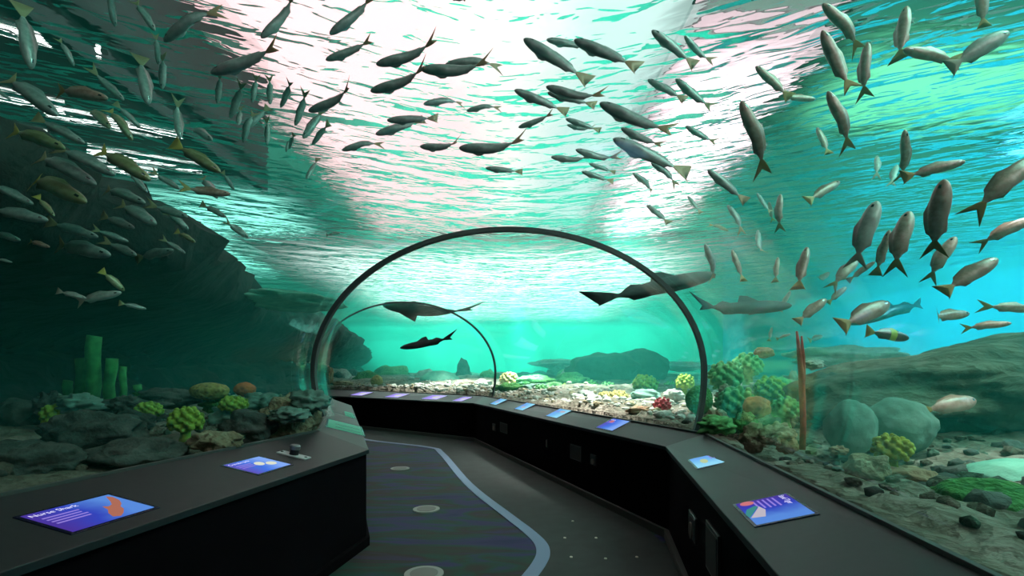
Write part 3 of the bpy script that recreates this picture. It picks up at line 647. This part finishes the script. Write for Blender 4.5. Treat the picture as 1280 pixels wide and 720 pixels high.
rp('reef_rock', 'grey green flat rock in front of the lime coral bush', 'rock', 806, 494, 9, 36, 15, mGreyGreen, 53)
rp('reef_rock', 'white pointed rock left of the green brain coral', 'rock', 842, 494, 8, 24, 14, mRockP, 54)
rp('reef_rock', 'pinkish rubble rock on the near edge of the pale reef strip', 'rock', 800, 513, 6.9, 34, 10, mRockO, 55)
rp('reef_rock', 'green mossy rock under the humped boulders, left', 'rock', 668, 478, 14, 50, 18, mMoss, 56)
rp('reef_rock', 'green mossy rock under the humped boulders, middle', 'rock', 715, 476, 15, 46, 20, mLg, 57)
rp('reef_rock', 'long pale ledge glowing far behind the humped boulders', 'rock', 700, 455, 26, 70, 12, mRockP, 58)
rp('reef_rock', 'long pale ledge far behind at the right of the humped boulders', 'rock', 852, 458, 24, 70, 12, mRockP, 59)
rp('dome_coral', 'large bright mint dome coral beyond the far bend', 'coral', 549, 475, 17.5, 48, 24, mMint, 60, amp=.08)
rp('sponge', 'square gold sponge standing behind the far console run', 'sponge', 471, 477, 17, 15, 16, mGold, 61, amp=.1)
rp('reef_rock', 'round pale green rock at the foot of the thin far rib', 'rock', 604, 480, 15, 20, 11, mRockP, 62)
bc('orange green coral just right of the thin far rib', 637, 476, 14, 12, mGold, 63)
rp('reef_rock', 'slender brown reef pinnacle at the left behind the far console', 'rock', 412, 470, 17, 9, 22, mRockO, 64)
rp('reef_rock', 'small tan heap beside the brown pinnacle', 'rock', 428, 480, 17, 26, 8, mRockT, 65)
rp('reef_rock', 'flat pale slab behind the far corner of the consoles', 'rock', 585, 473, 18, 40, 8, mRockP, 66)
rnd = random.Random(31)
for i in range(16):
    px = 640+i*13.5+rnd.uniform(-5, 5); Y = rnd.uniform(11.5, 15); py = 484+rnd.uniform(-3, 3)
    if i % 2: bc('low green coral in the dense thicket in front of the humped boulders', px, py, Y, rnd.uniform(7, 11), rnd.choice([mLg, mYg, mMoss]), 300+i, stem=False, n=28, squash=.75, group='green coral thicket before the humped boulders')
    else: rp('reef_rock', 'mossy lump in the dense green thicket in front of the humped boulders', 'rock', px, py+2, Y, rnd.uniform(24, 40), rnd.uniform(11, 18), rnd.choice([mMoss, mLg, mGreyGreen]), 300+i, amp=.45, group='mossy lumps before the humped boulders')
rnd = random.Random(78)
for i in range(14):
    px = rnd.uniform(20, 395); py = 500+rnd.uniform(0, 40)*(1-px/700); Y = rnd.uniform(4.2, 5.6)
    rp('reef_rock', 'knobbly overgrown lump among the dark rocks of the left reef', 'rock', px, py, Y, rnd.uniform(26, 50), rnd.uniform(18, 34), rnd.choice([mRockT, mMoss, mRockG, mGreyGreen]), 400+i, amp=.5, fr=2.4, group='overgrown lumps on the left reef')
rnd = random.Random(79)
for i in range(12):
    px = rnd.uniform(895, 1000); py = rnd.uniform(470, 545); Y = 3.6+(545-py)/75*4
    rp('reef_rock', 'green overgrown lump between the dark rib and the red rope sponge', 'rock', px, py, Y, rnd.uniform(24, 44), rnd.uniform(16, 28), rnd.choice([mLg, mMoss, mGreyGreen, mRockT]), 430+i, amp=.5, fr=2.2, group='overgrown lumps right of the rib')
rnd = random.Random(77)
for i in range(34):
    Y = 19+i*.22; px = rnd.uniform(405, 625) if i % 3 else rnd.uniform(625, 735); w = rnd.uniform(14, 46)
    p = at(px, HY, Y); h = rnd.uniform(.18, .42) if i % 4 else rnd.uniform(.4, .62); z = 1.0+.35*h
    rock('reef_rock', 'mottled reef rock in the jumbled ridge far beyond the bend', 'rock', (p.x, Y, z), (w/F*Y/2, w/F*Y/2*.7, h), rnd.choice([mMoss, mGold, mMint, mRockG, mLg, mGreyGreen, mRockP]), 200+i, .42, 1.6, 3, 'jumbled reef ridge beyond the bend')
# left reef
def tubes():
    for px, top, bot, Y, rad, lab in [(118, 420, 505, 5.0, .062, 'tallest green tube sponge in front of the dark cave'), (103, 448, 505, 5.1, .055, 'green tube sponge leaning just left of the tallest one'), (139, 448, 506, 5.0, .05, 'green tube sponge second tallest, right of the tallest one'), (155, 458, 508, 4.9, .03, 'thin green tube sponge right of the second tallest'), (171, 481, 508, 4.9, .035, 'short green tube sponge at the right end of the cluster'), (86, 476, 506, 5.1, .04, 'short green tube sponge at the left end of the cluster')]:
        a, b_ = at(px-3, bot+8, Y), at(px, top, Y); mb = MB()
        P = [a+(b_-a)*k/6+Vector((math.sin(k*1.3+px)*.012, 0, 0)) for k in range(7)]
        P2 = P+[P[-1]-(b_-a)*.04]; rr = [rad*.8, rad*.95, rad, rad*.95, rad, rad*1.05, rad*1.0, rad*.55]
        mb.tube(P2, rr, 14); tag(mb.build('tube_sponge', mTube, smooth=True), lab, 'sponge', 'green tube sponges by the cave')
tubes()
rp('dome_coral', 'yellow brown dome coral right of the flat grey rock on the left reef', 'coral', 262, 489, 5.2, 46, 22, mGold, 81, amp=.08)
rp('sponge', 'round orange sponge beside the yellow brown dome coral', 'sponge', 306, 487, 5.6, 26, 18, mOrS, 82, amp=.1)
bc('lime coral clump low at the left edge of the reef', 76, 520, 4.2, 20, mYg, 83, squash=.8)
bc('lime coral in the middle of the left reef below the tube sponges', 186, 513, 4.4, 15, mYg, 84, squash=.7)
bc('bright lime coral sloping down to the right on the left reef', 232, 527, 3.9, 20, mYg, 85, squash=.9)
bc('pale lime coral fan right below the orange sponge', 292, 506, 5.0, 16, mYg, 86, squash=.7)
rp('reef_rock', 'tan oval rock against the acrylic above the left console', 'rock', 270, 552, 3.6, 62, 26, mRockT, 87)
rp('boulder', 'lumpy brown coral mound beside the foot of the dark rib on the left', 'rock', 362, 527, 4.6, 76, 66, mRockT, 88, amp=.3)
rp('reef_rock', 'flat grey rock left of the yellow brown dome coral', 'rock', 210, 497, 5.4, 74, 24, mRockG, 89)
rp('reef_rock', 'dark green rock at the left end beside the tube sponges', 'rock', 25, 520, 4.4, 80, 40, mRockG, 90)
rp('reef_rock', 'dark boulder in the middle of the left reef', 'rock', 120, 540, 3.8, 110, 50, mRockG, 91)
rp('reef_rock', 'dark rock between the two lime corals', 'rock', 165, 528, 4.2, 50, 28, mRockG, 92)
rp('reef_rock', 'grey rock above the left console, right of the lime slope', 'rock', 310, 535, 4.3, 60, 40, mRockG, 93)
rp('reef_rock', 'dark rock lowest at the left edge above the console', 'rock', 40, 575, 3.2, 120, 50, mRockG, 94)
rp('reef_rock', 'dark green rock above the nurse shark screen', 'rock', 180, 568, 3.5, 110, 40, mRockG, 95)
rp('reef_rock', 'flat ledge below the tube sponges', 'rock', 130, 508, 4.9, 130, 20, mRockG, 96)
# rubble strip along the acrylic: uncountable coral fragments
mb = MB(); rnd = random.Random(5); cnt = 0
while cnt < 2300:
    i = rnd.randrange(8, len(PATH)-6); c, t, nn = frame(i); sgn = 1 if rnd.random() < .8 else -1
    d = 1.98+abs(rnd.gauss(0, 1.1)); x, y = c.x+nn.x*d*sgn+rnd.uniform(-.2, .2), c.y+nn.y*d*sgn+rnd.uniform(-.2, .2)
    z, pd = bedz(x, y)
    if pd < 1.98: continue
    s = rnd.uniform(.015, .05)*(1 if rnd.random() < .8 else 1.7)
    v, f = blob((x, y, z+s*.2), (s*rnd.uniform(.8, 1.6), s*rnd.uniform(.8, 1.6), s*.75), cnt, .4, 1.5, 1 if s < .05 else 2, oct=2); mb.add(v, f, rnd.choice((0, 0, 1, 0)) if y > 6 else rnd.choice((3, 3, 2, 4))); cnt += 1
tag(mb.build('rubble', [mRockP, mRockT, mRockG, rocky('rubble_brown', (.06, .055, .04), (.15, .125, .095), (.26, .22, .17), 5, .7, 20), rocky('rubble_green', (.03, .05, .035), (.07, .12, .085), (.15, .20, .15), 5, .7, 20)], smooth=True), 'coral rubble strewn along the foot of the acrylic', 'rubble', kind='stuff')
# ---------------------------------------------------------------- fish
FISHM = {
 'grey': fishmat('fish_grey', (.25, .235, .235), (.42, .385, .385), (.56, .52, .52)),
 'green': fishmat('fish_silver', (.16, .20, .185), (.27, .33, .30), (.40, .45, .42)),
 'brown': fishmat('fish_brown', (.30, .15, .11), (.50, .27, .22), (.62, .41, .35)),
 'yellow': fishmat('fish_yellow', (.19, .18, .07), (.27, .27, .13), (.36, .37, .24)),
 'pale': fishmat('fish_pale', (.38, .36, .33), (.58, .54, .50), (.7, .68, .64)),
 'shark': fishmat('shark_grey', (.010, .014, .016), (.016, .022, .022), (.03, .036, .036), .8),
 'blue': fishmat('shark_blue', (.02, .07, .13), (.03, .10, .17), (.1, .2, .26)),
 'band': fishmat('fish_dark', (.03, .025, .03), (.07, .05, .05), (.12, .09, .08)),
}
TAILM = {'grey': plain('tail_orange', (.42, .24, .13), .6), 'green': plain('tail_yellow', (.26, .23, .11), .6), 'brown': plain('tail_olive', (.30, .20, .05), .6),
         'yellow': plain('tail_gold', (.5, .4, .08), .6), 'pale': plain('tail_pale', (.5, .45, .36), .6), 'shark': FISHM['shark'], 'blue': FISHM['blue'], 'band': plain('tail_amber', (.40, .22, .05), .6)}
mEye = plain('fish_eye', (.01, .01, .012), .15)
mBand = plain('fish_yellow_band', (.5, .55, .08), .5)
MESHES = {}
def fish_mesh(shape, bend, col):
    key = (shape, bend, col)
    if key in MESHES: return MESHES[key]
    P = {'slim': dict(h=.115, w=.085, fork=.45, th=.15, tl=.17, df=.045, sh=False), 'deep': dict(h=.16, w=.095, fork=.55, th=.17, tl=.19, df=.05, sh=False),
         'shark': dict(h=.082, w=.085, fork=.3, th=.085, tl=.22, df=.09, sh=True)}[shape]
    # stations from nose to tail fork
    xs = [.5, .485, .46, .42, .37, .31, .25, .18, .11, .04, -.03, -.10, -.17, -.23, -.275, -.305, -.33, -.36, -.40, -.44, -.5]
    ang = [0, 25, 50, 70, 84, 90, 96, 110, 130, 155, 180, 205, 230, 250, 264, 270, 276, 290, 310, 335]
    nA = len(ang); V = []
    xt = -.305
    for i, x in enumerate(xs):
        s = (.5-x)/(.5-xt)
        if x >= xt:
            k = (max(0, s)**.55)*(1-s)**.85*1.92+.19*s*s*(1 if s < 1.01 else 0)
            k = min(k, 1.0) if i else .03
            hh = P['h']*max(k, .04); ww = P['w']*max((max(0, s)**.5)*(1-s)**.9*1.9+.06*s, .04)
            fin = 0
        else:
            q = (xt-x)/(xt+.5); hh = P['h']*.19+(P['th']-P['h']*.19)*q**.9; ww = P['w']*.07*(1-q)+.003
        for a_ in ang:
            a = R(a_); c, s_ = math.cos(a), math.sin(a); px = x
            y = ww*c; z = hh*s_
            if x < xt:
                q = (xt-x)/(xt+.5)
                px = x+P['fork']*.11*q*(1-abs(s_))*1.6-P['fork']*.06*q*abs(s_)
                if P['sh']:
                    if s_ > 0: px -= .10*q*s_; z *= 1.25
                    else: px += .03*q*abs(s_); z *= .6
            else:
                if a_ == 90:
                    if P['sh']:
                        e = max(0, 1-abs(x-.07)/.10); z += P['df']*e; px -= .06*e
                        e = max(0, 1-abs(x+.19)/.06); z += .04*e; px -= .03*e
                    else:
                        e = max(0, min(1, (.2-x)/.06))*max(0, min(1, (x+.24)/.06)); z += P['df']*e*(1-.45*(.2-x)/.44); px -= .03*e
                if a_ == 270:
                    e = max(0, 1-abs(x+.15)/.09); z -= (.05 if not P['sh'] else .03)*e; px -= .03*e
                if a_ in (205, 335):
                    e = max(0, 1-abs(x-(.22 if not P['sh'] else .2))/.075); f_ = .045 if not P['sh'] else .09
                    y += (f_ if c > 0 else -f_)*e; z -= (.03 if not P['sh'] else .03)*e; px -= (.05 if not P['sh'] else .07)*e
            if px < .05: y += bend*(px-.05)**2*1.3
            V.append((px, y, z))
    mb = MB(); n = len(xs); fs = []; mi = []
    for i in range(n-1):
        for k in range(nA):
            f = (i*nA+k, (i+1)*nA+k, (i+1)*nA+(k+1) % nA, i*nA+(k+1) % nA); fs.append(f)
            m_ = 1 if xs[i] <= -.29 else 0
            if not P['sh'] and i == 3 and k in (0, 1, 8, 9) : m_ = 2
            if i == 3 and k in (0, 9) and not P['sh']: m_ = 2
            elif m_ == 2: m_ = 0
            if col == 'band' and 7 <= i <= 8: m_ = 3
            if col == 'band' and i < 5: m_ = 0
            mi.append(m_)
    mb.add(V, fs); mb.m = mi
    mb.add([], [tuple(range(nA))[::1]], 0); mb.f[-1] = list(range(nA)); 
    mb.f.append([(n-1)*nA+k for k in range(nA)][::-1]); mb.m.append(1)
    me = mb.mesh('fish', [FISHM[col], TAILM[col], mEye, mBand], True); MESHES[key] = me; return me
def ray_limits(px, py):
    d = Vector(((px-HX)/F, 1, (HY-py)/F)); o = Vector((0, 0, EYE)); y = .6
    while y < 30 and inside_tunnel(o+d*y, 1.06): y += .06
    lo = y
    hi = 30
    if d.z > 0: hi = (SURF-.12-EYE)/d.z
    return lo, hi
ALL = []
def fish(head, tail, col='grey', shape='slim', view=.55, L0=.33, zone='', Y=None, name='fish', label=None, cat='fish', slant=None, extra=''):
    hx, hy = head; tx, ty = tail; ln = math.hypot(hx-tx, hy-ty); k = len(ALL)
    lo = max(ray_limits(hx, hy)[0], ray_limits(tx, ty)[0]); hi = min(ray_limits(hx, hy)[1], ray_limits(tx, ty)[1])
    if zone in 'IJ' and zone: hi = min(hi, 3.1*F/(HX-min(hx, tx)))
    if Y is None:
        Y = L0*F/max(ln, 6); Y = max(lo*1.10+.12, min(Y, max(hi*.93, lo*1.12), 16))
    rr = random.Random(k*13+5)
    ph = at(hx, hy, Y); pt = at(tx, ty, Y*(1+(rr.uniform(-.03, .03) if slant is None else slant)))
    X = ph-pt; length = X.length; X.normalize(); mid = (ph+pt)/2
    vd = (mid-Vector((0, 0, EYE))).normalized()
    perp = X.cross(vd).normalized()
    if perp.z < 0 or (abs(perp.z) < .3 and perp.x*(1 if mid.x < 0 else -1) < 0): perp = -perp
    Zd = (perp*math.cos(view*math.pi/2)+vd*math.sin(view*math.pi/2)); Zd = (Zd-X*Zd.dot(X)).normalized(); Yd = Zd.cross(X)
    me = fish_mesh(shape, rr.choice((-.6, 0, 0, .6, .3)), col)
    o = bpy.data.objects.new(name, me); COL.objects.link(o)
    M = Matrix((X, Yd, Zd)).transposed().to_4x4(); M.translation = mid; o.matrix_world = M @ Matrix.Diagonal((length, length, length, 1))
    ang = math.degrees(math.atan2(-(hy-ty), hx-tx)) % 360
    dirs = ['right', 'up to the right', 'up', 'up to the left', 'left', 'down to the left', 'down', 'down to the right']
    hd = dirs[int(((ang+22.5) % 360)//45)]
    if cat: tag(o, label, cat)
    ALL.append((o, (hx+tx)/2, (hy+ty)/2, hd, col, zone, label, ln))
    return o
def crop(x0, y0, items, **kw):
    for it in items:
        h, t = it[0], it[1]; opt = dict(kw)
        if len(it) > 2: opt.update(it[2])
        fish((x0+h[0]/4, y0+h[1]/4), (x0+t[0]/4, y0+t[1]/4), **opt)
g_, y_ = dict(col='green'), dict(col='yellow')
crop(0, 0, [((155, 345), (105, 20)), ((370, 330), (295, 180)), ((575, 135), (535, -70)), ((775, 155), (665, -15)), ((790, 322), (782, 170)), ((740, 522), (700, 280)), ((810, 447), (822, 280)),
            ((1085, 517), (1108, 370)), ((1150, 590), (1225, 415)), ((1260, 514), (1287, 380)), ((287, 577), (0, 350)), ((620, 502), (465, 365)), ((540, 492), (255, 438), dict(col='brown')), ((552, 642), (425, 510), y_),
            ((662, 702), (535, 515), y_), ((705, 642), (575, 515)), ((425, 718), (175, 585)), ((325, 742), (20, 632), y_), ((55, 500), (-70, 415)), ((900, 692), (878, 515)), ((1062, 702), (935, 615)), ((1190, 625), (1205, 550))],
     col='green', view=.25, zone='A')
crop(320, 0, [((70, 522), (72, 388)), ((122, 538), (187, 405)), ((195, 628), (260, 465)), ((235, 692), (335, 555)), ((280, 724), (365, 615)), ((55, 725), (62, 600)), ((-45, 640), (62, 535)), ((165, 745), (190, 670)), ((-65, 712), (-20, 545))],
     col='green', view=.3, zone='B')
crop(320, 0, [((25, 190), (220, 5)), ((368, 172), (600, -2)), ((-226, 366), (130, 255)), ((348, 300), (588, 218)), ((600, 322), (920, 250)), ((945, 325), (1220, 288)), ((823, 345), (1178, 366)), ((572, 456), (875, 378)), ((262, 556), (505, 468)),
              ((837, 521), (1038, 484)), ((1052, 555), (1215, 512)), ((655, 602), (905, 590)), ((598, 672), (838, 598)), ((430, 752), (620, 690)), ((-460, 208), (-225, 5)), ((960, -22), (1060, 12))], col='grey', view=.6, zone='C')
crop(320, 180, [((820, 12), (1030, 22)), ((1015, 20), (1350, 28)), ((1148, 120), (1330, 140)), ((250, 176), (312, 70), g_), ((150, 40), (165, -40), g_)], col='grey', view=.6, zone='C')
crop(640, 0, [((58, 194), (385, 404)), ((172, 198), (395, 240)), ((310, 200), (632, 335)), ((12, 450), (275, 560)), ((170, 433), (450, 520)), ((178, 463), (415, 526)), ((438, 515), (796, 686)), ((32, 637), (210, 578)), ((268, 594), (440, 652)), ((275, 624), (405, 662)),
              ((545, 640), (750, 745)), ((505, 694), (880, 865)), ((195, 785), (390, 812)), ((318, 748), (520, 816)), ((385, 818), (515, 862)), ((348, 858), (505, 908))], col='grey', view=.6, zone='D')
crop(640, 0, [((698, 152), (915, 325)), ((862, 178), (980, 324)), ((678, 398), (865, 498)), ((818, 394), (995, 556), g_), ((868, 630), (1015, 722)), ((695, 812), (835, 905)), ((605, 866), (725, 954)), ((978, 848), (1170, 1006)), ((1078, 1025), (1165, 1145)), ((878, 980), (945, 1065)),
              ((675, 1025), (785, 1115)), ((1225, 965), (1290, 1070)), ((965, 1220), (1035, 1400)), ((1100, 1250), (1158, 1405), dict(col='brown')), ((1230, 1150), (1235, 1280)), ((1082, 1155), (990, 1112), y_)], col='grey', view=.5, zone='E')
crop(960, 0, [((272, 18), (490, 230)), ((270, 152), (408, 470)), ((498, 212), (468, 478)), ((692, 33), (655, 300)), ((676, 248), (965, 306)), ((298, 456), (435, 730)), ((-62, 332), (110, 488)), ((238, 496), (60, 486)), ((245, 638), (305, 770)), ((684, 648), (690, 905)), ((-135, 505), (15, 850)), ((1055, -80), (1080, 135), dict(shape='deep'))],
     col='brown', view=.35, zone='F')
fish((960+1205/4, 40), (960+905/4, 85), col='pale', shape='deep', view=.1, zone='F')
crop(960, 180, [((988, 86), (672, 166)), ((882, 176), (815, 555), dict(shape='deep')), ((545, 285), (428, 600), dict(shape='deep', col='pale')), ((706, 336), (622, 615), dict(shape='deep')), ((608, 430), (538, 655)), ((938, 463), (798, 668), dict(shape='deep')),
                ((1330, 70), (1045, 310), dict(shape='deep')), ((1320, 372), (1055, 492), dict(shape='deep')), ((1148, 572), (870, 740), dict(shape='deep')), ((358, 188), (195, 285)), ((196, 515), (148, 725)), ((306, 643), (238, 697)), ((446, 578), (325, 698), dict(shape='deep')), ((535, 588), (398, 684)), ((50, 565), (35, 690)),
                ((545, 60), (548, 145), dict(col='pale')), ((645, 105), (615, 195), dict(col='pale')), ((5, 290), (22, 385)), ((62, 250), (48, 420))], col='brown', view=.2, zone='G')
crop(960, 360, [((292, 55), (145, 170), dict(shape='deep')), ((392, -5), (298, 75), dict(shape='deep')), ((605, 75), (362, 190), dict(shape='deep')), ((1006, 128), (785, 150)), ((1218, 176), (975, 200)), ((1330, 108), (1100, 90)), ((705, 252), (492, 216), dict(col='band', shape='deep')),
                ((1038, 563), (800, 606), dict(shape='deep')), ((112, 230), (42, 256)), ((272, 240), (205, 262)), ((112, 15), (58, 115), dict(col='pale')), ((1345, 555), (1180, 605), y_), ((25, 70), (-30, 130), dict(col='pale')), ((20, 195), (5, 265))], col='brown', view=.08, zone='H')
crop(0, 180, [((577, 156), (255, -5)), ((482, 205), (135, 15)), ((432, 292), (85, 125), y_), ((168, 302), (-70, 185)), ((728, 297), (485, 200)), ((752, 182), (465, 5), y_), ((737, 242), (635, 125)), ((272, 362), (182, 258), y_), ((242, 382), (-70, 318)),
              ((1103, 142), (865, -5), y_), ((1088, 272), (998, 148)), ((1152, 250), (915, 228), dict(col='brown')), ((902, 226), (768, 148)), ((1172, 232), (1112, 138))], col='green', view=.2, zone='I')
crop(0, 180, [((492, 466), (235, 388)), ((782, 402), (578, 285), dict(shape='deep')), ((672, 422), (508, 358)), ((643, 488), (468, 428)), ((553, 556), (245, 490)), ((682, 557), (545, 498)), ((868, 530), (678, 572)), ((938, 366), (768, 312)), ((943, 428), (828, 335), dict(shape='deep')), ((1133, 367), (1005, 300)), ((1242, 467), (1125, 388), dict(shape='deep')),
              ((977, 492), (880, 436), y_), ((927, 547), (818, 480)), ((102, 482), (-45, 438)), ((250, 516), (125, 478), dict(col='brown')), ((62, 592), (-25, 570)), ((622, 735), (505, 632), dict(col='yellow', shape='deep')), ((608, 742), (365, 790), dict(col='pale')), ((432, 772), (285, 735), dict(col='pale')), ((732, 825), (595, 795))], col='green', view=.1, zone='J')
fish((425, 291), (408, 294), col='pale', view=.3, zone='C')
# sharks
fish((500, 435), (568, 423), col='shark', shape='shark', view=.1, Y=11.5, name='shark', cat='shark', label='small dark shark swimming left in the middle of the far arch', slant=0)
fish((478, 381), (592, 397), col='shark', shape='shark', view=.7, Y=12.5, name='shark', cat='shark', label='slender grey shark gliding over the top of the thin far rib', slant=0)
fish((895, 343), (744, 376), col='shark', shape='shark', view=.15, Y=6.3, name='shark', cat='shark', label='large dark shark crossing behind the upper right of the dark rib', slant=0)
fish((990, 382), (862, 388), col='shark', shape='shark', view=.15, Y=7, name='shark', cat='shark', label='large dark shark just outside the rib on its right', slant=0)
fish((1060, 405), (1172, 372), col='blue', shape='shark', view=.1, Y=8.5, name='shark', cat='shark', label='hazy blue shark behind the brown fish above the huge boulder', slant=0)
# ---- labels that single each fish out
LOOK = {'grey': 'grey orange-tailed fish', 'green': 'silvery fish', 'brown': 'brown olive-tailed fish', 'yellow': 'yellow finned fish', 'pale': 'pale whitish fish', 'band': 'dark fish with a yellow band'}
PLACE = {'A': 'upper left corner school', 'B': 'steep school left of bright patch', 'C': 'school under pink bright patch', 'D': 'school right of tunnel crown', 'E': 'school over rib shoulder, right', 'F': 'upper right corner school', 'G': 'school over right blue water', 'H': 'group above huge boulder', 'I': 'upper school by dark cliff', 'J': 'lower school by dark cliff'}
ORD = ['first', 'second', 'third', 'fourth', 'fifth', 'sixth', 'seventh', 'eighth', 'ninth', 'tenth', 'eleventh', 'twelfth', 'thirteenth', 'fourteenth', 'fifteenth', 'sixteenth', 'seventeenth', 'eighteenth']
bykey = {}
for e in ALL:
    if e[6] is None: bykey.setdefault((e[5], e[4], e[3]), []).append(e)
for (zn, col, hd), es in bykey.items():
    es.sort(key=lambda e: e[1])
    for i, e in enumerate(es):
        o = e[0]
        if len(es) == 1: q = f'the only {col if col != "green" else "silvery"} one heading {hd}'; lab = f'{LOOK[col]}, only one heading {hd}, {PLACE[zn]}'
        else:
            w = 'leftmost' if i == 0 else ('rightmost' if i == len(es)-1 else ORD[i]+' from left')
            lab = f'{LOOK[col]} heading {hd}, {w}, {PLACE[zn]}'
        o['label'] = lab; o['group'] = PLACE[zn]
